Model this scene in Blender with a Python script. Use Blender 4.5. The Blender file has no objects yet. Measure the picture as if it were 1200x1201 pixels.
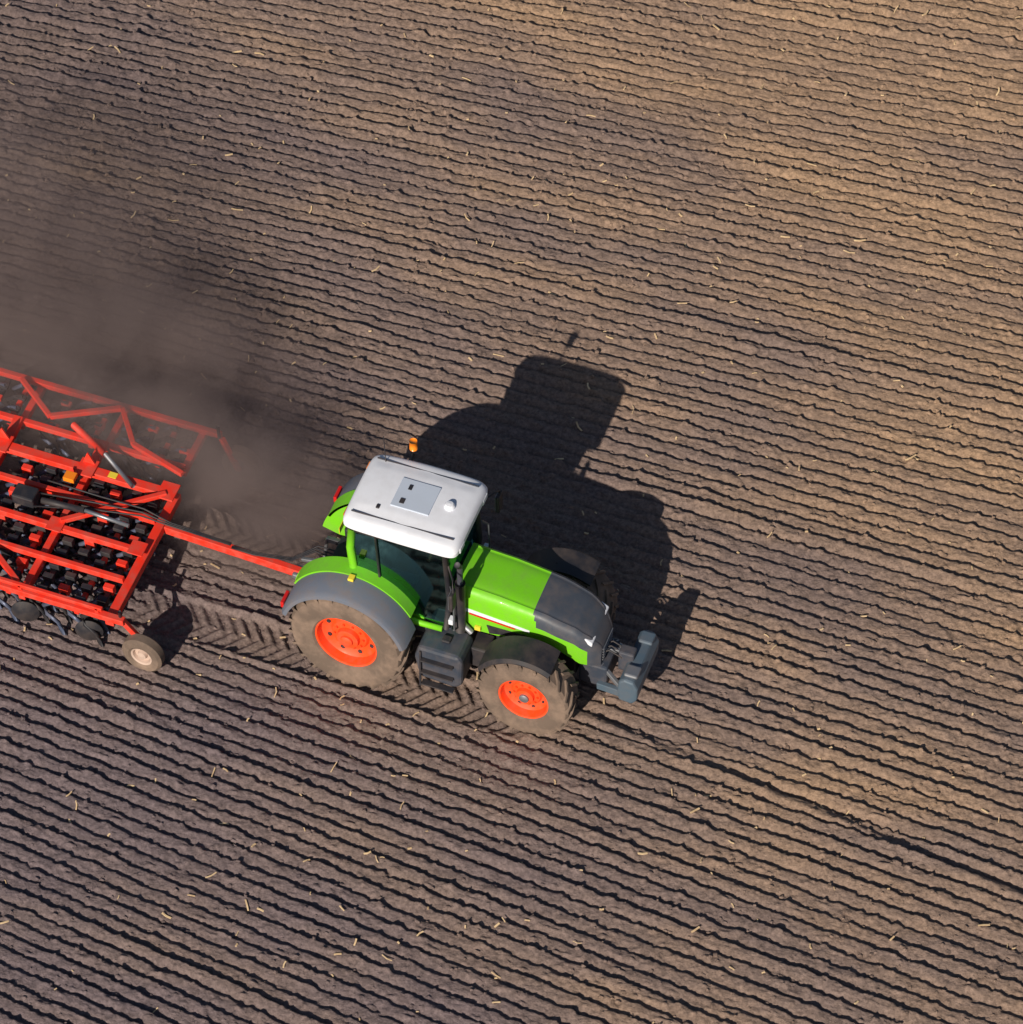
import bpy, math, random, numpy as np
from mathutils import Matrix, Vector
random.seed(7); rng=np.random.default_rng(7)
sc=bpy.context.scene
sc.view_settings.view_transform='Standard'
try: sc.view_settings.look='None'
except Exception: pass
sc.view_settings.exposure=0

# ---------------------------------------------------------------- camera
F=3000.;SH=1152.
yaw,pit,roll=.349,1.183,.003
fh=np.array([-math.sin(yaw),math.cos(yaw),0]); rr=np.array([math.cos(yaw),math.sin(yaw),0]); uu=np.array([0,0,1.])
fw=fh*math.cos(pit)-uu*math.sin(pit); up=fh*math.sin(pit)+uu*math.cos(pit)
r2=rr*math.cos(roll)+up*math.sin(roll); up2=-rr*math.sin(roll)+up*math.cos(roll)
C=(12.561,-27.673,34.897)
cd=bpy.data.cameras.new("camera"); cam=bpy.data.objects.new("camera",cd); sc.collection.objects.link(cam); sc.camera=cam
cam.matrix_world=Matrix(((r2[0],up2[0],-fw[0],C[0]),(r2[1],up2[1],-fw[1],C[1]),(r2[2],up2[2],-fw[2],C[2]),(0,0,0,1)))
cd.sensor_width=36; cd.lens=F*36/1200; cd.shift_y=SH/1200; cd.clip_end=8000

# ---------------------------------------------------------------- light
S=Vector((.49,6.12,-3.25))
ld=bpy.data.lights.new("sun","SUN"); ld.energy=5; ld.angle=math.radians(.5); ld.color=(1,.89,.74)
l=bpy.data.objects.new("sun",ld); sc.collection.objects.link(l); l.rotation_euler=S.to_track_quat('-Z','Y').to_euler()
w=bpy.data.worlds.new("World"); sc.world=w; w.use_nodes=True
nt=w.node_tree; bg=nt.nodes["Background"]; sky=nt.nodes.new("ShaderNodeTexSky"); sky.sky_type='NISHITA'; sky.sun_disc=False
sky.sun_elevation=math.radians(27.9); sky.sun_rotation=math.atan2(-S.x,-S.y)
nt.links.new(sky.outputs[0],bg.inputs[0]); bg.inputs[1].default_value=.052

# ---------------------------------------------------------------- materials
def newmat(n):
    m=bpy.data.materials.new(n); m.use_nodes=True; return m,m.node_tree,m.node_tree.nodes["Principled BSDF"]
def paint(n,col,rough=.4,metal=0,dirt=.35,dcol=(.20,.14,.11),coat=0,scale=3.,lo=.04):
    m,t,b=newmat(n); N=t.nodes; L=t.links
    tc=N.new("ShaderNodeTexCoord"); no=N.new("ShaderNodeTexNoise"); no.inputs["Scale"].default_value=scale; no.inputs["Detail"].default_value=8; no.inputs["Roughness"].default_value=.65
    L.new(tc.outputs["Object"],no.inputs["Vector"])
    mr=N.new("ShaderNodeMapRange"); mr.inputs[1].default_value=.42; mr.inputs[2].default_value=.75; mr.inputs[3].default_value=lo; mr.inputs[4].default_value=dirt
    L.new(no.outputs[0],mr.inputs[0])
    mx=N.new("ShaderNodeMix"); mx.data_type='RGBA'; mx.inputs[6].default_value=(*col,1); mx.inputs[7].default_value=(*dcol,1)
    L.new(mr.outputs[0],mx.inputs[0]); L.new(mx.outputs[2],b.inputs["Base Color"])
    ad=N.new("ShaderNodeMath"); ad.operation='ADD'; ad.inputs[1].default_value=rough; L.new(mr.outputs[0],ad.inputs[0]); L.new(ad.outputs[0],b.inputs["Roughness"])
    b.inputs["Metallic"].default_value=metal; b.inputs["Coat Weight"].default_value=coat
    return m
GREEN=paint("green_paint",(.18,.62,.008),.42,0,.30,coat=.1,scale=4)
RED=paint("red_paint",(.86,.032,.012),.42,0,.5,scale=5)
RIM=paint("rim_paint",(.97,.075,.008),.4,0,.35,scale=5)
WHITE=paint("white_paint",(.80,.84,.94),.4,0,.16,scale=4)
HATCH=paint("roof_hatch_grey",(.52,.60,.74),.3,0,.1)
GREY=paint("fender_grey",(.13,.155,.21),.5,0,.5,scale=4)
NOSE=paint("nose_grey",(.055,.070,.098),.42,0,.35,scale=4)
DGREY=paint("dark_grey",(.032,.047,.075),.4,0,.4)
BLACK=paint("black_plastic",(.012,.015,.024),.5,0,.3)
STEEL=paint("steel",(.30,.33,.38),.35,.7,.4)
BLUEST=paint("weight_grey",(.085,.14,.20),.4,.2,.35)
TYRE=paint("tyre_rubber",(.060,.048,.042),.9,0,1.0,(.28,.20,.155),scale=2.6,lo=.35)
ORANGE=paint("orange_lens",(.95,.25,.01),.25,0,.05)
YELL=paint("yellow_mark",(.85,.65,.05),.4,0,.1)
REDL=paint("red_lens",(.6,.01,.01),.25,0,.05)
SEAT=paint("seat_fabric",(.03,.03,.035),.9,0,.2)
SPRING=paint("tine_steel",(.10,.13,.22),.4,.3,.4)
PALE=paint("rim_pale",(.55,.42,.36),.5,0,.5)
def glassmat():
    m,t,b=newmat("tinted_glass"); N=t.nodes; L=t.links; N.remove(b)
    tr=N.new("ShaderNodeBsdfTransparent"); tr.inputs[0].default_value=(.22,.48,.46,1)
    gl=N.new("ShaderNodeBsdfGlossy"); gl.inputs["Roughness"].default_value=.06; gl.inputs[0].default_value=(.45,.95,1,1)
    fr=N.new("ShaderNodeFresnel"); fr.inputs[0].default_value=2.6
    mx=N.new("ShaderNodeMixShader"); L.new(fr.outputs[0],mx.inputs[0]); L.new(tr.outputs[0],mx.inputs[1]); L.new(gl.outputs[0],mx.inputs[2])
    L.new(mx.outputs[0],N["Material Output"].inputs[0]); return m
GLASS=glassmat()

# ---------------------------------------------------------------- helpers
def empty(n,loc=(0,0,0)):
    o=bpy.data.objects.new(n,None); o.location=loc; sc.collection.objects.link(o); return o
def mk(n,vs,fs,mat,par=None,bevel=0,smooth=False,seg=2):
    me=bpy.data.meshes.new(n); me.from_pydata([tuple(v) for v in vs],[],fs); me.update()
    o=bpy.data.objects.new(n,me); sc.collection.objects.link(o)
    for m in (mat if isinstance(mat,list) else [mat]): me.materials.append(m)
    if par: o.parent=par
    if smooth: me.polygons.foreach_set("use_smooth",[True]*len(me.polygons))
    if bevel:
        b=o.modifiers.new("b",'BEVEL'); b.width=bevel; b.segments=seg; b.limit_method='ANGLE'
    return o
CUBE=[(0,3,2,1),(4,5,6,7),(0,1,5,4),(1,2,6,5),(2,3,7,6),(3,0,4,7)]
def box(n,x0,x1,y0,y1,z0,z1,mat,par,bevel=.02):
    return mk(n,[(x0,y0,z0),(x1,y0,z0),(x1,y1,z0),(x0,y1,z0),(x0,y0,z1),(x1,y0,z1),(x1,y1,z1),(x0,y1,z1)],CUBE,mat,par,bevel)
def beam(n,a,b,wd,ht,mat,par,bevel=.012):
    a=Vector(a);b=Vector(b);d=(b-a).normalized(); z=Vector((0,0,1))
    if abs(d.z)>.95: z=Vector((1,0,0))
    s=d.cross(z).normalized(); u=s.cross(d)
    vs=[]
    for p in (a,b):
        for i,j in((-1,-1),(1,-1),(1,1),(-1,1)): vs.append(p+s*i*wd/2+u*j*ht/2)
    return mk(n,vs,[(0,1,2,3),(7,6,5,4),(0,4,5,1),(1,5,6,2),(2,6,7,3),(3,7,4,0)],mat,par,bevel)
def tube(n,pts,r,mat,par,seg=10):
    pts=[Vector(p) for p in pts]; vs=[];fs=[]
    for i,p in enumerate(pts):
        d=(pts[min(i+1,len(pts)-1)]-pts[max(i-1,0)]).normalized()
        z=Vector((0,0,1)) if abs(d.z)<.9 else Vector((0,1,0))
        s=d.cross(z).normalized(); u=s.cross(d)
        for k in range(seg):
            a=2*math.pi*k/seg; vs.append(p+s*math.cos(a)*r+u*math.sin(a)*r)
    for i in range(len(pts)-1):
        for k in range(seg):
            fs.append((i*seg+k,i*seg+(k+1)%seg,(i+1)*seg+(k+1)%seg,(i+1)*seg+k))
    fs.append(tuple(range(seg))); fs.append(tuple(reversed(range((len(pts)-1)*seg,len(pts)*seg))))
    return mk(n,vs,fs,mat,par,0,True)
def lathe(n,prof,c,mat,par,seg=64,a0=0,a1=2*math.pi,sy=1,closed=True,smooth=True):
    """profile of (radius, y) turned about the Y axis through c"""
    vs=[];fs=[]; full=abs(a1-a0-2*math.pi)<1e-6; na=seg if full else seg+1; m=len(prof)
    for i in range(na):
        a=a0+(a1-a0)*i/seg
        for r,y in prof: vs.append((c[0]+r*math.cos(a),c[1]+sy*y,c[2]+r*math.sin(a)))
    for i in range(seg):
        j=(i+1)%na
        for k in range(m-1 if not closed else m):
            k2=(k+1)%m; fs.append((i*m+k,i*m+k2,j*m+k2,j*m+k))
    if not full and closed: fs.append(tuple(range(m))); fs.append(tuple(reversed(range((na-1)*m,na*m))))
    o=mk(n,vs,fs,mat,par,0,smooth)
    e=o.modifiers.new("e",'EDGE_SPLIT'); e.split_angle=math.radians(35)
    return o
def prism(n,poly,y0,y1,mat,par,bevel=.02):
    k=len(poly); vs=[(x,y0,z) for x,z in poly]+[(x,y1,z) for x,z in poly]
    fs=[tuple(range(k)),tuple(reversed(range(k,2*k)))]+[(i,k+i,k+(i+1)%k,(i+1)%k) for i in range(k)]
    return mk(n,vs,fs,mat,par,bevel)
def disc(n,c,r,th,mat,par,seg=24):
    return lathe(n,[(0.001,-th/2),(r,-th/2),(r,th/2),(.001,th/2)],c,mat,par,seg,closed=False)

def wheel(nm,c,R,r,w,side,par,nl=22,lug=.05,hubmat=RIM):
    """side=-1: outer face toward -Y"""
    e=empty(nm,(0,0,0)); e.parent=par
    h=w/2
    tp=[(r,-h*.80),(r+.03,-h*.9),((R+r)/2-.05,-h*1.0),(R-.16,-h*.99),(R-lug-.04,-h*.92),(R-lug,-h*.75),(R-lug+.01,0),(R-lug,h*.75),(R-lug-.04,h*.92),(R-.16,h*.99),((R+r)/2-.05,h),(r+.03,h*.9),(r,h*.8)]
    lathe("tyre",tp,c,TYRE,e,72,closed=True)
    vs=[];fs=[]
    for s in(-1,1):
        for i in range(nl):
            a=2*math.pi*(i+(.5 if s>0 else 0))/nl; da=.42*2*math.pi/nl*2.0
            st=[(0.02*s,0),(s*h*.5,.5),(s*h*.96,1.0)]
            wt=.055/R
            b=len(vs)
            for (yy,q) in st:
                ac=a-da*q
                rt=R if q<1 else R-.035; rb=R-lug-.03 if q<1 else R-.16
                for (aa,ra) in((ac-wt/2*1.25,rb),(ac-wt/2,rt),(ac+wt/2,rt),(ac+wt/2*1.25,rb)):
                    vs.append((c[0]+ra*math.cos(aa),c[1]+yy,c[2]+ra*math.sin(aa)))
            for k in range(2):
                for j in range(4):
                    fs.append((b+k*4+j,b+k*4+(j+1)%4,b+k*4+4+(j+1)%4,b+k*4+4+j))
            fs.append((b,b+1,b+2,b+3)); fs.append((b+11,b+10,b+9,b+8))
    mk("tyre_lugs",vs,fs,TYRE,e)
    rp=[(r+.02,h*.86),(r+.02,h*.80),(r-.03,h*.76),(r-.06,h*.35),(r-.12,h*.22),(r*.62,h*.18),(r*.55,h*.34),(r*.36,h*.40),(r*.34,h*.62),(r*.16,h*.66),(.002,h*.66),(.002,h*.1),(r-.1,-h*.1),(r-.03,-h*.8),(r+.02,-h*.8)]
    lathe("rim",rp,c,RIM,e,56,sy=side,closed=False)
    lathe("hub_cap",[(r*.2,h*.6),(r*.19,h*.76),(r*.12,h*.82),(.002,h*.82)],c,hubmat,e,24,sy=side,closed=False)
    for i in range(10):
        a=2*math.pi*i/10; rb=r*.46
        disc("wheel_bolt",(c[0]+rb*math.cos(a),c[1]+side*h*.40,c[2]+rb*math.sin(a)),.020,.05,RIM,e,8)
    for i in range(8):
        a=2*math.pi*(i+.5)/8; rb=r*.74
        disc("rim_slot",(c[0]+rb*math.cos(a),c[1]+side*h*.2,c[2]+rb*math.sin(a)),r*.075,.03,BLACK,e,12)
    return e

# ================================================================ GROUND
ROW=.285; RF=120.; Y0=4.2
LAT=[rng.random((1024,1024)) for _ in range(3)]
def noise(x,y,sx,sy,k=0,off=0):
    g=LAT[k%3]; fx=x/sx+off*17.3+500; fy=y/sy+off*9.1+500
    ix=np.floor(fx).astype(np.int64); iy=np.floor(fy).astype(np.int64); tx=fx-ix; ty=fy-iy
    tx=tx*tx*(3-2*tx); ty=ty*ty*(3-2*ty); ix&=1023; iy&=1023; ix1=(ix+1)&1023; iy1=(iy+1)&1023
    return (g[ix,iy]*(1-tx)+g[ix1,iy]*tx)*(1-ty)+(g[ix,iy1]*(1-tx)+g[ix1,iy1]*tx)*ty
def height(x,y):
    ph=np.arctan2(y-Y0,x+RF-9)*RF
    ph=ph+.05*(noise(x,y,3.5,1.6,0)-.5)+.016*(noise(x,y,.40,.5,1)-.5)+.038*(noise(x,y,.13,.14,2)-.5)+.044*(noise(x,y,.055,.07,0,9)-.5)
    u=ph/ROW; k=np.floor(u); t=u-k
    ra=rng_row[(k.astype(np.int64))&1023]; big=((k.astype(np.int64)%15)==0)*.35
    pr=np.interp(t,[0,.12,.34,.60,.72,.80,.88,1],[.12,.46,.76,.92,1.0,.08,0,.12])
    amp=.064*(.55+.50*noise(x,y,.30,.25,1,3)+.36*ra+big)
    amp=amp*(.66+.68*noise(x,y,2.6,1.3,2,5))
    fine=.018*(noise(x,y,.09,.08,0,1)-.5)+.016*(noise(x,y,.045,.04,1,2)-.5)
    cl=np.clip(noise(x,y,.10,.09,2,4)-.75,0,1)*.17+np.clip(noise(x,y,.20,.15,1,8)-.82,0,1)*.24
    h=pr*amp+fine+cl
    for yc in(-1.02,1.02):
        q=np.clip((.42-np.abs(y-yc))/.08,0,1)*np.clip((3.2-x)/.2,0,1)*np.clip((x+4.2)/.5,0,1)
        s=(x+np.abs(y-yc)*.8)/.24; s=s-np.floor(s)
        tr=-.015+.055*np.clip((s-.45)*6,0,1)*np.clip((1-s)*6,0,1)*(.6+.6*noise(x,y,.3,.3,1,6))+fine*.8
        edge=np.clip(1-np.abs(np.abs(y-yc)-.44)/.08,0,1)*np.clip((3.2-x)/.2,0,1)*np.clip((x+4.2)/.5,0,1)
        h=h*(1-q)+tr*q+edge*.035*(.5+noise(x,y,.12,.12,0,7))
    yl=-.62-(x-5.4)*.125+.05*(noise(x,y*0,1.1,1,1)-.5); d=y-yl; on=np.clip((x-3.2)/1.2,0,1)*(.6+.7*noise(x,y,.45,.5,2,3))
    h=h+on*(-.058*np.exp(-(d/.10)**2)+.034*np.exp(-((d+.17)/.08)**2))
    return h
rng_row=rng.random(1024)
def axis(a,b,st):
    core=np.arange(a,b+st/2,st); s=st; out=[];v=core[-1]
    while v<2500: s*=1.25; v+=s; out.append(v)
    lo=[];v=core[0]; s=st
    while v>-2500: s*=1.25; v-=s; lo.append(v)
    return np.array(lo[::-1]+list(core)+out)
xs=axis(-14.5,14.5,.033); ys=axis(-10.8,20.2,.019)
X,Y=np.meshgrid(xs,ys,indexing='ij')
H=height(X,Y)
fade=np.clip((15.5-np.abs(X))/1.,0,1)*np.clip((21.2-Y)/1.,0,1)*np.clip((Y+11.8)/1.,0,1)
H=H*fade+.02*(1-fade)
nx,ny=X.shape
me=bpy.data.meshes.new("ploughed_field"); me.vertices.add(nx*ny)
me.vertices.foreach_set("co",np.stack([X,Y,H],-1).astype(np.float32).ravel())
i=np.arange(nx-1)[:,None]*ny+np.arange(ny-1)[None,:]
q=np.stack([i,i+ny,i+ny+1,i+1],-1).reshape(-1,4).astype(np.int32); nq=len(q)
me.loops.add(nq*4); me.loops.foreach_set("vertex_index",q.ravel())
me.polygons.add(nq); me.polygons.foreach_set("loop_start",np.arange(0,nq*4,4,dtype=np.int32))
me.polygons.foreach_set("use_smooth",np.ones(nq,dtype=bool))
me.update(calc_edges=True)
fld=bpy.data.objects.new("ploughed_field",me); sc.collection.objects.link(fld)
def soil():
    m,t,b=newmat("soil"); N=t.nodes; L=t.links
    tc=N.new("ShaderNodeTexCoord")
    def nz(s,d,r=.6,vec=None,dist=0):
        n=N.new("ShaderNodeTexNoise"); n.inputs["Scale"].default_value=s; n.inputs["Detail"].default_value=d; n.inputs["Roughness"].default_value=r; n.inputs["Distortion"].default_value=dist
        L.new(vec or tc.outputs["Object"],n.inputs["Vector"]); return n.outputs[0]
    def math_(op,a,b_):
        n=N.new("ShaderNodeMath"); n.operation=op
        for k,v in((0,a),(1,b_)):
            if isinstance(v,(int,float)): n.inputs[k].default_value=v
            else: L.new(v,n.inputs[k])
        return n.outputs[0]
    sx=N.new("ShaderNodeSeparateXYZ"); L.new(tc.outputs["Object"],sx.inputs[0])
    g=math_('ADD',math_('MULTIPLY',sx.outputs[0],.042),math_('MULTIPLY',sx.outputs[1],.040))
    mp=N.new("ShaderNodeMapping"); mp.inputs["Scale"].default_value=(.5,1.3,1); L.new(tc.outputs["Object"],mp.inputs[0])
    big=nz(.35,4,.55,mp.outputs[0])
    f=math_('ADD',g,math_('MULTIPLY',math_('SUBTRACT',big,.5),2.4))  # soil's own tan-to-grey drift; dark left and blotches also paint in dust shadow
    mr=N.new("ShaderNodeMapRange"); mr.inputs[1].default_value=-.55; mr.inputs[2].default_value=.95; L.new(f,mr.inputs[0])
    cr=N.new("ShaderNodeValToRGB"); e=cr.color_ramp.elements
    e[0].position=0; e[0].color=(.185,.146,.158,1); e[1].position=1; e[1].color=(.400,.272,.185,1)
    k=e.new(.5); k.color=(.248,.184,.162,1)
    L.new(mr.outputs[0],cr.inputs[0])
    sm=nz(14,6,.7)
    m2=N.new("ShaderNodeMapRange"); m2.inputs[1].default_value=.3; m2.inputs[2].default_value=.7; m2.inputs[3].default_value=.52; m2.inputs[4].default_value=1.36; L.new(sm,m2.inputs[0])
    mu=N.new("ShaderNodeVectorMath"); mu.operation='SCALE'; L.new(cr.outputs[0],mu.inputs[0]); L.new(m2.outputs[0],mu.inputs[3])
    L.new(mu.outputs[0],b.inputs["Base Color"]); b.inputs["Roughness"].default_value=.95; b.inputs["Specular IOR Level"].default_value=.15
    bp=N.new("ShaderNodeBump"); bp.inputs["Distance"].default_value=.035; bp.inputs["Strength"].default_value=1; L.new(nz(26,5,.75),bp.inputs["Height"])
    L.new(bp.outputs[0],b.inputs["Normal"]); return m
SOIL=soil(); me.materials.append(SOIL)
bpy.ops.mesh.primitive_ico_sphere_add(subdivisions=1,radius=1); ico=bpy.context.object
iv=np.array([v.co[:] for v in ico.data.vertices]); iff=np.array([p.vertices[:] for p in ico.data.polygons]); bpy.data.objects.remove(ico)
n=14000; px=rng.uniform(-14,14,n); py=rng.uniform(-10.5,20,n); pz=height(px,py); sz=.010+.032*rng.random(n)**3.5
V=(iv[None]*(1+.35*rng.standard_normal((n,len(iv),1))*.6))*sz[:,None,None]*np.array([1.2,1,.8])+np.stack([px,py,pz+sz*.2],-1)[:,None]
Fc=(iff[None]+(np.arange(n)*len(iv))[:,None,None]).reshape(-1,3)
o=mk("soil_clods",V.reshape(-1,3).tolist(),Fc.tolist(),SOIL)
n=1000; px=rng.uniform(-14,14,n); py=rng.uniform(-10.5,20,n); pz=height(px,py); vs=[];fs=[]
for k in range(n):
    Ls=.022+.09*rng.random()**2.4; wd=.006+.009*rng.random(); a=rng.uniform(0,math.pi); d=Vector((math.cos(a),math.sin(a),rng.uniform(-.15,.25))).normalized()
    s=d.cross(Vector((0,0,1))).normalized(); u=s.cross(d); c=Vector((px[k],py[k],pz[k]+.026)); b=len(vs)
    bend=s*Ls*rng.uniform(-.25,.25)
    for q_,of in((-1,0),(0,1),(1,0)):
        for i_,j_ in((-1,-1),(1,-1),(1,1),(-1,1)): vs.append(c+d*q_*Ls+bend*of+s*i_*wd+u*j_*wd*.5)
    for r_ in range(2):
        for j_ in range(4): fs.append((b+r_*4+j_,b+r_*4+(j_+1)%4,b+r_*4+4+(j_+1)%4,b+r_*4+4+j_))
    fs.append((b,b+3,b+2,b+1)); fs.append((b+8,b+9,b+10,b+11))
STRAW=paint("straw",(.80,.60,.36),.8,0,.75,(.35,.22,.12),scale=6)
mk("straw_residue",vs,fs,STRAW)

# ================================================================ TRACTOR
T=empty("tractor")
for s in(-1,1):
    wheel("rear_wheel",(0,s*1.02,1.0),1.04,.55,.70,s,T,22,.055)
    wheel("front_wheel",(3.1,s*.99,.79),.84,.44,.58,s,T,20,.045,STEEL)
box("gearbox",-.55,1.7,-.32,.32,.6,1.25,DGREY,T,.05)
box("engine_block",1.6,3.7,-.30,.30,.62,1.3,BLACK,T,.04)
tube("rear_axle",[(0,-.75,1.0),(0,.75,1.0)],.17,DGREY,T,20)
tube("front_axle",[(3.1,-.75,.79),(3.1,.75,.79)],.12,DGREY,T,16)
for s in(-1,1): beam("axle_arm",(2.3,s*.25,.75),(3.1,s*.55,.79),.14,.18,DGREY,T)
def hood():
    xs_=np.linspace(1.62,4.12,76); vs=[];fs=[];mi=[]
    prof=lambda x:(np.interp(x,[1.62,2.6,3.4,3.8,4.0,4.12],[.52,.52,.51,.47,.40,.30]),np.interp(x,[1.62,2.4,3.2,3.7,3.95,4.08,4.12],[2.16,2.11,2.00,1.85,1.68,1.50,1.40]),np.interp(x,[1.62,2.4,2.9,3.4,3.8,4.12],[1.22,1.25,1.38,1.34,1.10,1.02]))
    angs=np.linspace(0,math.pi,35); m=0
    for x in xs_:
        w_,zt,zb=prof(x); row=[(x,-w_*.96,zb)]
        zc=zt-.30
        row.append((x,-w_,(zb+zc)/2))
        for a in angs:
            ca,sa=math.cos(a),math.sin(a); ex=.45
            zz_=zc+.30*abs(sa)**ex if sa>1e-9 else zc
            row.append((x,-w_*math.copysign(abs(ca)**ex,ca),zz_-(.018 if abs(ca)<.55 else 0)))
        row.append((x,w_,(zb+zc)/2)); row.append((x,w_*.96,zb)); m=len(row); vs+=row
    for i_ in range(len(xs_)-1):
        for k_ in range(m-1):
            f=(i_*m+k_,i_*m+k_+1,(i_+1)*m+k_+1,(i_+1)*m+k_); fs.append(f)
            x=(xs_[i_]+xs_[i_+1])/2; w_,zt,zb=prof(x); zz=(vs[f[0]][2]+vs[f[1]][2])/2
            dk = x>2.98+.10*max(0,(zt-zz))/.3 and zz>zt-.30
            if x>3.93: dk=True
            mi.append(1 if dk else 0)
    fs.append(tuple(range(m))); mi.append(1); fs.append(tuple(reversed(range((len(xs_)-1)*m,len(xs_)*m)))); mi.append(1)
    o=mk("hood",vs,fs,[GREEN,NOSE],T,0,True)
    o.data.polygons.foreach_set("material_index",mi)
    e=o.modifiers.new("e",'EDGE_SPLIT'); e.split_angle=math.radians(40)
hood()
for s in(-1,1):
    prism("hood_stripe_white",[(1.68,1.66),(1.68,1.74),(2.95,1.62),(2.95,1.57)],s*.520,s*.528,WHITE,T,0)
    prism("hood_stripe_red",[(1.9,1.60),(1.9,1.64),(2.7,1.57),(2.7,1.54)],s*.520,s*.527,REDL,T,0)
    prism("side_vent",[(2.25,1.28),(2.2,1.46),(2.9,1.47),(2.85,1.41)],s*.516,s*.526,BLACK,T,0)
    prism("headlight",[(3.78,1.62),(3.82,1.70),(4.0,1.60),(3.99,1.52)],s*.22,s*.42,WHITE,T,.02)
for k in range(5): box("grille_slat",4.10,4.14,-.24,.24,1.08+k*.06,1.10+k*.06,STEEL,T,.003)
prism("cab_base",[(-.15,1.2),(-.15,1.62),(.6,1.55),(1.0,1.28),(1.62,1.28),(1.62,.95),(.3,.95)],-.62,.62,DGREY,T,.03)
def pane(n,p,mat=GLASS): return mk(n,p,[(0,1,2,3)],mat,T)
for s in(-1,1):
    tube("rear_pillar",[(.34,s*.72,1.36),(.12,s*.73,1.7),(-.02,s*.73,2.1),(-.05,s*.72,2.6),(.0,s*.71,3.03)],.068,GREEN,T,12)
    tube("cab_sill",[(.12,s*.72,1.62),(.55,s*.73,1.42),(1.05,s*.73,1.30),(1.5,s*.72,1.30)],.05,GREEN,T,12)
    tube("front_pillar",[(1.55,s*.68,1.30),(1.63,s*.70,2.0),(1.56,s*.68,3.03)],.05,BLACK,T,10)
    tube("mid_pillar",[(.45,s*.72,1.50),(.40,s*.73,3.03)],.022,BLACK,T,8)
    tube("door_rail",[(.0,s*.72,3.0),(1.56,s*.70,3.0)],.035,BLACK,T,8)
    tube("door_handle",[(.55,s*.76,1.75),(.58,s*.77,1.95)],.02,STEEL,T,8)
    pane("side_window",[(.10,s*.71,1.62),(1.56,s*.685,1.32),(1.58,s*.685,3.0),(-.02,s*.71,3.0)])
    box("roof_light",1.74,1.81,s*.52-.1,s*.52+.1,3.02,3.12,WHITE,T,.015)
    box("roof_light_rear",-.20,-.14,s*.5-.08,s*.5+.08,3.02,3.12,ORANGE if s>0 else REDL,T,.015)
pane("windscreen",[(1.585,-.68,1.32),(1.585,.68,1.32),(1.60,.68,3.0),(1.60,-.68,3.0)])
pane("rear_window",[(.02,-.71,1.62),(.02,.71,1.62),(-.04,.70,3.0),(-.04,-.70,3.0)])
beam("rear_window_frame",(.0,-.71,1.62),(.0,.71,1.62),.06,.08,BLACK,T)
box("seat_base",.35,.85,-.24,.24,1.42,1.72,SEAT,T,.06); box("seat_back",.28,.42,-.24,.24,1.70,2.35,SEAT,T,.06)
box("armrest",.45,.95,-.42,-.28,1.78,1.88,GREY,T,.03); box("console",1.25,1.5,-.2,.2,1.3,1.95,GREY,T,.05)
lathe("steering_wheel",[(.17,-.012),(.20,-.012),(.20,.012),(.17,.012)],(0,0,0),BLACK,T,24).matrix_local=Matrix.Translation((1.18,0,2.02))@Matrix.Rotation(math.radians(60),4,'X')
def roof():
    nx_,ny_=32,26; vs=[];fs=[]
    a0,a1,W=-.18,1.80,.79
    def pt(u,v,top):
        x=(a0+a1)/2+(a1-a0)/2*u; y=W*v*(1-.03*max(0,-u))
        rr_=(abs(u)**12+abs(v)**12)**(1/12.); m_=max(abs(u),abs(v))
        k=m_/rr_ if rr_>1e-6 else 1
        x=(a0+a1)/2+(x-(a0+a1)/2)*k; y*=k
        if top: z=3.28-.045*v*v-.035*u*u-.10*max(abs(u),abs(v))**24+(.012 if abs(v)<.62 and abs(u)<.86 else 0)
        else: z=3.05
        return (x,y,z)
    for top in(True,False):
        for i_ in range(nx_+1):
            for j_ in range(ny_+1): 
                u=math.sin((i_/nx_-.5)*math.pi); v=math.sin((j_/ny_-.5)*math.pi); vs.append(pt(u,v,top))
    m=ny_+1; off=(nx_+1)*m
    for i_ in range(nx_):
        for j_ in range(ny_):
            a=i_*m+j_; fs.append((a,a+m,a+m+1,a+1)); fs.append((off+a,off+a+1,off+a+m+1,off+a+m))
    for i_ in range(nx_):
        for j_ in(0,ny_):
            a=i_*m+j_; fs.append((a,a+m,off+a+m,off+a))
    for j_ in range(ny_):
        for i_ in(0,nx_):
            a=i_*m+j_; fs.append((a,a+1,off+a+1,off+a))
    o=mk("cab_roof",vs,fs,WHITE,T,0,True); e=o.modifiers.new("e",'EDGE_SPLIT'); e.split_angle=math.radians(50)
roof()
box("roof_hatch",.50,1.15,-.30,.30,3.28,3.300,HATCH,T,.012)
box("hatch_latch",.62,.70,-.22,-.12,3.300,3.313,BLACK,T,.004); box("hatch_latch",.66,.72,.08,.18,3.300,3.313,BLACK,T,.004)
box("roof_groove",-.05,1.68,-.585,-.562,3.238,3.256,DGREY,T,.002)
box("roof_groove",-.05,1.68,.562,.585,3.238,3.256,DGREY,T,.002)
lathe("gps_dome",[(.001,0),(.09,0),(.09,.03),(.06,.07),(.001,.08)],(0,0,0),WHITE,T,20,closed=False).matrix_local=Matrix.Translation((1.40,0,3.27))@Matrix.Rotation(math.radians(90),4,'X')
box("roof_latch",.30,.36,-.42,-.34,3.26,3.29,BLACK,T,.01)
tube("beacon_arm",[(.45,.72,3.15),(.45,.88,3.18),(.45,.88,3.34)],.018,BLACK,T,8)
tube("beacon",[(.45,.88,3.32),(.45,.88,3.48)],.065,ORANGE,T,14)
tube("antenna",[(.1,.55,3.2),(.08,.56,3.75)],.008,BLACK,T,6)
tube("exhaust_pipe",[(1.78,-.62,1.25),(1.80,-.64,2.5),(1.80,-.64,2.75),(1.78,-.70,2.85)],.05,DGREY,T,14)
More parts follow.
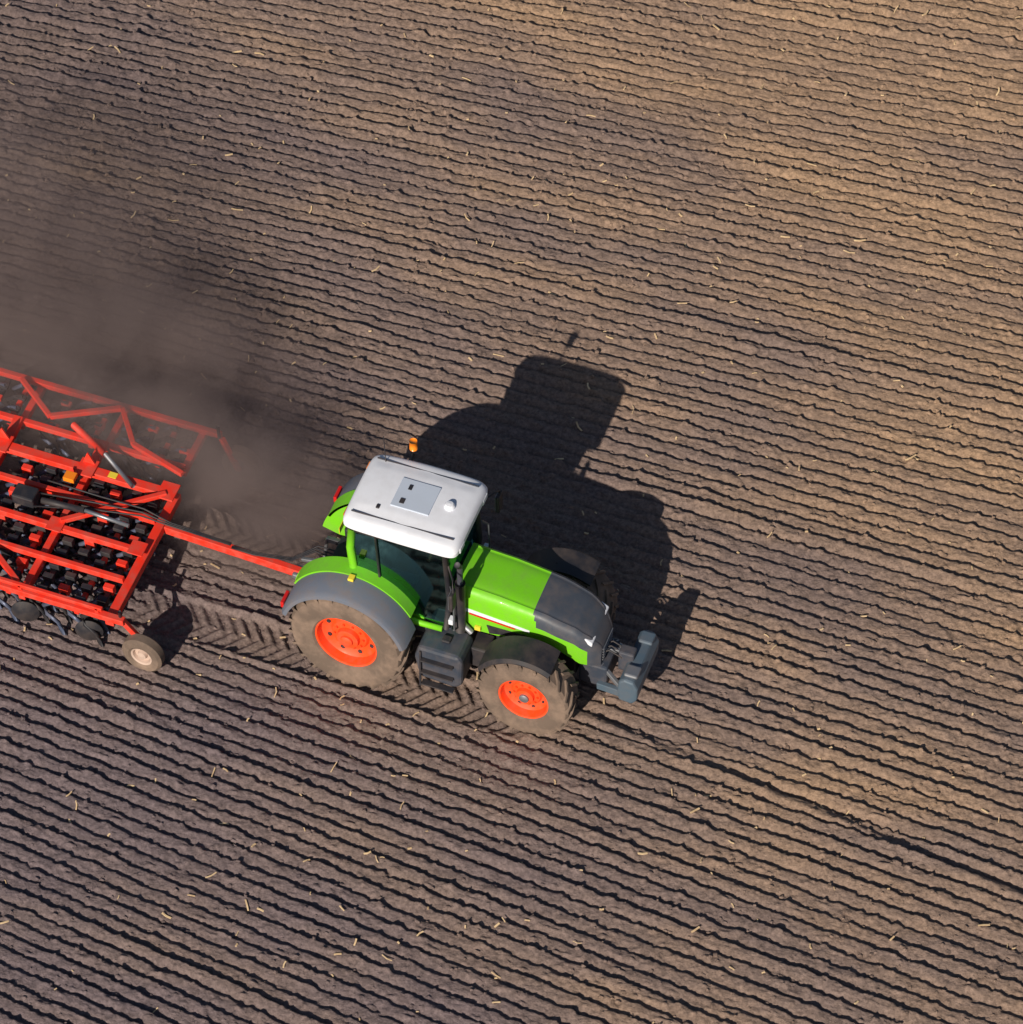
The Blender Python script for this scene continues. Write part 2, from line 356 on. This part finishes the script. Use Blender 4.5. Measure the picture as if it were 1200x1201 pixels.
tube("exhaust_shield",[(1.78,-.63,1.3),(1.80,-.645,2.4)],.09,BLACK,T,16)
for s in(-1,1):
    tube("mirror_arm",[(1.62,s*.68,2.75),(1.80,s*.95,2.78),(1.84,s*1.08,2.72),(1.84,s*1.08,2.35)],.016,BLACK,T,8)
    box("mirror",1.80,1.87,s*1.08-.10,s*1.08+.10,2.30,2.66,BLACK,T,.03)
    box("mirror_glass",1.79,1.798,s*1.08-.08,s*1.08+.08,2.33,2.63,STEEL,T,.0)
    a0,a1=math.radians(18),math.radians(160)
    lathe("rear_fender",[(1.13,.92),(1.165,.92),(1.165,1.34),(1.12,1.41),(1.06,1.415),(1.06,1.395),(1.10,1.39),(1.135,1.33)],(0,0,1.0),GREY,T,40,a0,a1,sy=s)
    lathe("fender_inner",[(1.15,.60),(1.19,.60),(1.19,.918),(1.15,.918)],(0,0,1.0),GREEN,T,40,math.radians(30),math.radians(150),sy=s)
    lathe("fender_wall",[(.6,.60),(1.19,.60),(1.19,.64),(.6,.64)],(0,0,1.0),GREEN,T,40,math.radians(10),math.radians(165),sy=s)
    box("tail_light",-1.12,-1.06,s*1.18-.14,s*1.18+.14,1.42,1.54,REDL,T,.015)
    box("fender_light",.0,.10,s*.98-.06,s*.98+.06,2.17,2.22,YELL,T,.01)
    lathe("front_fender",[(.89,.72),(.92,.72),(.92,1.22),(.88,1.27),(.86,1.27),(.885,1.21)],(3.1,0,.79),BLACK,T,30,math.radians(60),math.radians(150),sy=s)
    tube("fender_stay",[(2.9,s*.5,1.0),(2.9,s*.62,1.45),(2.92,s*.9,1.68)],.025,BLACK,T,8)
    prism("fuel_tank",[(1.22,.50),(1.14,.95),(1.22,1.22),(1.92,1.22),(2.0,1.1),(1.98,.55),(1.85,.45)],s*.55,s*1.14,DGREY,T,.06)
    box("tank_cap",1.55,1.70,s*.85-.07,s*.85+.07,1.22,1.27,BLACK,T,.02)
    box("side_reflector",1.45,1.60,s*1.142-.004,s*1.142+.004,.62,.68,ORANGE,T,.0)
    for k in range(3): box("step",1.28,1.85,s*1.17-.06,s*1.17+.06,.42+k*.28,.445+k*.28,BLACK,T,.008)
    beam("step_rail",(1.27,s*1.22,.40),(1.27,s*1.16,1.15),.03,.03,BLACK,T,.0)
    tube("hand_rail",[(1.70,s*.72,1.35),(1.76,s*.84,1.5),(1.74,s*.82,2.2),(1.66,s*.72,2.35)],.016,STEEL,T,8)
    box("yellow_label",2.0,2.1,s*.535-.02,s*.535+.02,1.30,1.38,YELL,T,.0)
    box("work_light",1.66,1.74,s*.80-.06,s*.80+.06,1.62,1.72,WHITE,T,.01)
box("battery_box",1.98,2.28,-.72,-.34,.62,1.05,BLACK,T,.03)
tube("air_pipe",[(1.68,-.55,1.7),(1.75,-.60,1.5),(1.95,-.58,1.25)],.05,STEEL,T,12)
for s in(-1,1):
    beam("lower_link",(-.5,s*.3,.62),(-1.35,s*.42,.6),.07,.10,BLACK,T); beam("lift_arm",(-.4,s*.4,1.3),(-1.0,s*.42,1.25),.08,.09,DGREY,T)
    tube("lift_rod",[(-1.0,s*.42,1.25),(-1.1,s*.4,.62)],.03,STEEL,T,8)
    box("rear_body",-.62,-.40,s*.45-.16,s*.45+.16,1.3,1.75,BLACK,T,.04)
box("remote_valves",-.66,-.42,-.28,.28,1.25,1.6,BLACK,T,.03)
for k in range(3): tube("hose",[(-.6,-.1+k*.08,1.45),(-1.0,-.06+k*.06,1.45),(-1.5,.0+k*.03,.98),(-2.2,.0+k*.025,.86),(-2.6,.0+k*.02,.87)],.014,BLACK,T,6)
beam("top_link",(-.5,0,1.25),(-1.3,0,1.1),.06,.06,STEEL,T)
box("number_plate",-.64,-.63,.15,.5,1.78,1.9,YELL,T,0)
box("front_hitch_frame",3.75,4.25,-.34,.34,.55,1.02,DGREY,T,.04)
for s in(-1,1):
    beam("front_link",(4.1,s*.36,.62),(4.62,s*.42,.66),.09,.14,BLUEST,T); beam("front_ram",(4.12,s*.26,1.0),(4.5,s*.36,.72),.07,.07,STEEL,T)
prism("front_weight",[(4.52,.58),(4.48,.76),(4.50,1.02),(4.60,1.10),(4.76,1.08),(4.84,.92),(4.84,.68),(4.76,.56)],-.52,.62,BLUEST,T,.04)
for yy in(-.32,.42): box("weight_pad",4.56,4.80,yy-.12,yy+.12,1.08,1.15,STEEL if yy<0 else BLUEST,T,.03)
box("weight_bracket",4.35,4.62,-.1,.1,.8,1.22,DGREY,T,.03)
beam("top_link_front",(4.05,0,1.1),(4.5,0,1.15),.07,.07,STEEL,T)
for k in range(3): tube("front_hose",[(4.0,-.1+k*.1,1.05),(4.2,-.12+k*.1,1.22),(4.42,-.1+k*.1,1.1)],.014,BLACK,T,6)

# ================================================================ CULTIVATOR
K=empty("field_cultivator")
beam("drawbar",(-1.35,.08,.66),(-3.9,.02,.86),.12,.15,RED,K); box("hitch_eye",-1.5,-1.3,-.05,.2,.6,.72,STEEL,K,.03)
zf=.88
xs_=[-3.9,-5.5,-7.1,-8.7]
for k,x in enumerate(xs_): beam("cross_beam",(x,-2.18,zf),(x,.72,zf),.16 if k==0 else .12,.15,RED,K)
for y,wd in((-2.15,.12),(-1.35,.09),(-.70,.10),(.0,.09),(.62,.17)):
    beam("long_beam",(-3.62 if y<-2 else -3.98,y,zf+.10),(-8.75,y,zf+.10),wd,.11,RED,K)
beam("edge_rail",(-4.0,-2.15,1.12),(-8.7,-2.15,1.12),.07,.07,RED,K)
for x in(-4.1,-5.5,-7.1,-8.6): beam("rail_post",(x,-2.15,.95),(x,-2.15,1.14),.07,.07,RED,K)
for x in(-4.0,-5.5,-7.1):
    box("joint_plate",x-.16,x+.16,.42,.80,1.04,1.07,RED,K,.01)
    box("joint_plate",x-.14,x+.14,-.85,-.55,1.04,1.06,RED,K,.01)
beam("diagonal",(-4.0,.55,1.06),(-5.45,-.62,1.06),.09,.08,RED,K)
beam("diagonal",(-5.6,-2.05,1.06),(-6.5,-1.4,1.06),.10,.08,RED,K)
for x in(-5.5,-7.1): beam("wing_hinge",(x,.72,zf+.02),(x,1.32,zf+.06),.16,.12,RED,K)
beam("wing_beam",(-3.7,2.22,zf),(-8.75,2.22,zf),.10,.10,RED,K); beam("wing_beam",(-4.0,1.32,zf),(-8.75,1.32,zf),.10,.10,RED,K)
for x in(-4.05,-5.5,-7.1,-8.7): beam("wing_cross",(x,1.28,zf-.1),(x,2.26,zf-.1),.12,.12,RED,K)
P=[(-3.95,1.1),(-5.0,1.42),(-5.5,2.1),(-6.6,1.5),(-7.4,2.1)]
for a,b in zip(P[:-1],P[1:]): beam("wing_strut",(a[0],a[1],.98),(b[0],b[1],.98),.09,.08,RED,K)
tube("fold_ram",[(-4.6,.5,1.05),(-5.3,.95,1.1)],.04,STEEL,K,10); tube("fold_ram_body",[(-5.3,.95,1.1),(-6.1,1.4,1.05)],.06,RED,K,12)
tube("lift_ram",[(-4.3,-.35,1.1),(-5.1,-.35,1.16)],.035,STEEL,K,10); tube("lift_ram_body",[(-5.1,-.35,1.16),(-5.9,-.35,1.1)],.055,BLACK,K,12)
for x in(-5.5,-7.1): mk("gusset",[(x-.2,.70,zf),(x+.2,.70,zf),(x,.70,zf+.42),(x-.2,.73,zf),(x+.2,.73,zf),(x,.73,zf+.42)],[(0,1,2),(5,4,3),(0,3,4,1),(1,4,5,2),(2,5,3,0)],RED,K)
box("warning_light",-5.75,-5.55,.18,.36,1.08,1.16,ORANGE,K,.01); box("label",-5.1,-4.95,.56,.68,1.036,1.044,YELL,K,0)
box("manual_box",-6.4,-6.0,-.5,-.2,1.0,1.2,BLACK,K,.03)
def cwheel(c,s):
    e=empty("gauge_wheel"); e.parent=K
    h=.12;R=.36;r=.18
    lathe("tyre",[(r,-h*.7),(r+.05,-h),(R-.05,-h),(R,-h*.6),(R,h*.6),(R-.05,h),(r+.05,h),(r,h*.7)],c,TYRE,e,36)
    lathe("rim",[(r+.01,h*.8),(r-.02,h*.7),(r-.04,h*.2),(r*.5,h*.2),(r*.4,h*.7),(.002,h*.8)],c,PALE,e,28,sy=s,closed=False)
for s in(-1,1):
    cwheel((-3.35,s*2.18,.37),s)
    beam("wheel_arm",(-3.66,s*2.12,zf+.05),(-3.35,s*2.03,.36),.09,.09,RED,K); tube("wheel_axle",[(-3.35,s*1.98,.37),(-3.35,s*2.2,.37)],.03,STEEL,K,8)
    tube("wheel_spindle",[(-3.7,s*2.12,.9),(-3.7,s*2.12,1.15)],.03,BLACK,K,8)
rows=[-4.25,-4.6,-4.95,-5.3,-5.85,-6.2,-6.6,-7.4,-7.8]
for k,x in enumerate(rows):
    for j in range(16):
        y=-2.05+j*.27+(.135 if k%2 else 0)
        if y>2.15 or .74<y<1.2: continue
        tube("tine",[(x+.10,y,.84),(x-.05,y,.80),(x-.24,y,.66),(x-.22,y,.46),(x-.03,y,.32),(x+.0,y,.15),(x+.08,y,.0)],.040,SPRING if (j+k)%3 else BLACK,K,6)
        box("tine_clamp",x-.03,x+.15,y-.055,y+.055,.78,.93 if y<1 else .84,BLACK if (j*2+k)%4 else RED,K,.01)
    m_=RED if k%3==1 else BLACK
    beam("tine_bar",(x+.06,-2.12,.80),(x+.06,.70,.80),.09,.08,m_,K); beam("tine_bar",(x+.06,1.3,.76),(x+.06,2.2,.76),.09,.08,m_,K)
for k in range(3):
    for j in range(16):
        y=-2.05+j*.27
        if .74<y<1.2: continue
        o=lathe("disc",[(.002,-.03),(.14,-.02),(.24,.03),(.24,.038),(.14,-.01),(.002,-.02)],(0,0,0),BLACK if k else SPRING,K,20,closed=False); o.matrix_local=Matrix.Translation(((-8.2,-5.6,-4.42)[k],y,.30))@Matrix.Rotation(math.radians(18),4,'Z')
lathe("packer_roller",[(.002,-2.1),(.22,-2.1),(.22,2.1),(.002,2.1)],(-9.4,0,.24),DGREY,K,24,closed=False)
for j in range(22): lathe("roller_ring",[(.2,-.03),(.29,-.015),(.29,.015),(.2,.03)],(-9.4,-2.05+j*.195,.26),STEEL,K,24)
for s in(-1,1): beam("roller_arm",(-8.7,s*1.9,zf),(-9.4,s*2.15,.3),.08,.1,RED,K)
for k in range(3): tube("hose",[(-2.6,-.02+k*.02,.955),(-3.7,-.05+k*.03,1.03),(-4.2,-.1+k*.08,1.12),(-5.0,-.25+k*.15,1.12),(-6.0,-.5+k*.3,1.08)],.015,BLACK,K,6)

# ================================================================ DUST
def dust():
    x0,x1,y0,y1,z0,z1=-16.5,-.6,-1.2,9,.02,3.3
    o=mk("dust_cloud",[(x0,y0,z0),(x1,y0,z0),(x1,y1,z0),(x0,y1,z0),(x0,y0,z1),(x1,y0,z1),(x1,y1,z1),(x0,y1,z1)],CUBE,[],None)
    m=bpy.data.materials.new("dust"); m.use_nodes=True; t=m.node_tree; N=t.nodes; L=t.links; N.remove(N["Principled BSDF"])
    try: m.cycles.volume_step_rate=2.0
    except Exception: pass
    pv=N.new("ShaderNodeVolumePrincipled"); pv.inputs["Color"].default_value=(.56,.43,.42,1); pv.inputs["Anisotropy"].default_value=.1
    tc=N.new("ShaderNodeTexCoord"); no=N.new("ShaderNodeTexNoise"); no.inputs["Scale"].default_value=.85; no.inputs["Detail"].default_value=3; no.inputs["Roughness"].default_value=.6; no.inputs["Distortion"].default_value=.6; L.new(tc.outputs["Object"],no.inputs["Vector"])
    def ell(c,r):
        a=N.new("ShaderNodeVectorMath"); a.operation='SUBTRACT'; a.inputs[1].default_value=c; L.new(tc.outputs["Object"],a.inputs[0])
        b=N.new("ShaderNodeVectorMath"); b.operation='DIVIDE'; b.inputs[1].default_value=r; L.new(a.outputs[0],b.inputs[0])
        c_=N.new("ShaderNodeVectorMath"); c_.operation='LENGTH'; L.new(b.outputs[0],c_.inputs[0])
        d=N.new("ShaderNodeMapRange"); d.inputs[1].default_value=1; d.inputs[2].default_value=.15; d.inputs[3].default_value=0; d.inputs[4].default_value=1; d.interpolation_type='SMOOTHSTEP'; L.new(c_.outputs["Value"],d.inputs[0]); return d.outputs[0]
    def mt(op,a,b_):
        n=N.new("ShaderNodeMath"); n.operation=op
        for k,v in((0,a),(1,b_)):
            if isinstance(v,(int,float)): n.inputs[k].default_value=v
            else: L.new(v,n.inputs[k])
        return n.outputs[0]
    e1=ell((-2.6,1.4,.3),(2.3,1.8,1.6)); e2=ell((-7.0,3.2,.5),(5.6,3.0,1.6)); e3=ell((-10.2,4.6,1.8),(6.5,4.2,1.5)); e4=ell((-4.9,1.7,.80),(3.6,1.25,1.15))
    s=mt('ADD',mt('ADD',mt('MULTIPLY',e1,2.5),mt('MULTIPLY',e2,1.5)),mt('ADD',mt('MULTIPLY',e3,.42),mt('MULTIPLY',e4,2.0)))
    mr=N.new("ShaderNodeMapRange"); mr.inputs[1].default_value=.38; mr.inputs[2].default_value=.64; L.new(no.outputs[0],mr.inputs[0])
    L.new(mt('MULTIPLY',mt('MULTIPLY',s,mt('ADD',mr.outputs[0],.20)),.9),pv.inputs["Density"])
    L.new(pv.outputs[0],N["Material Output"].inputs["Volume"]); o.data.materials.append(m)
dust()
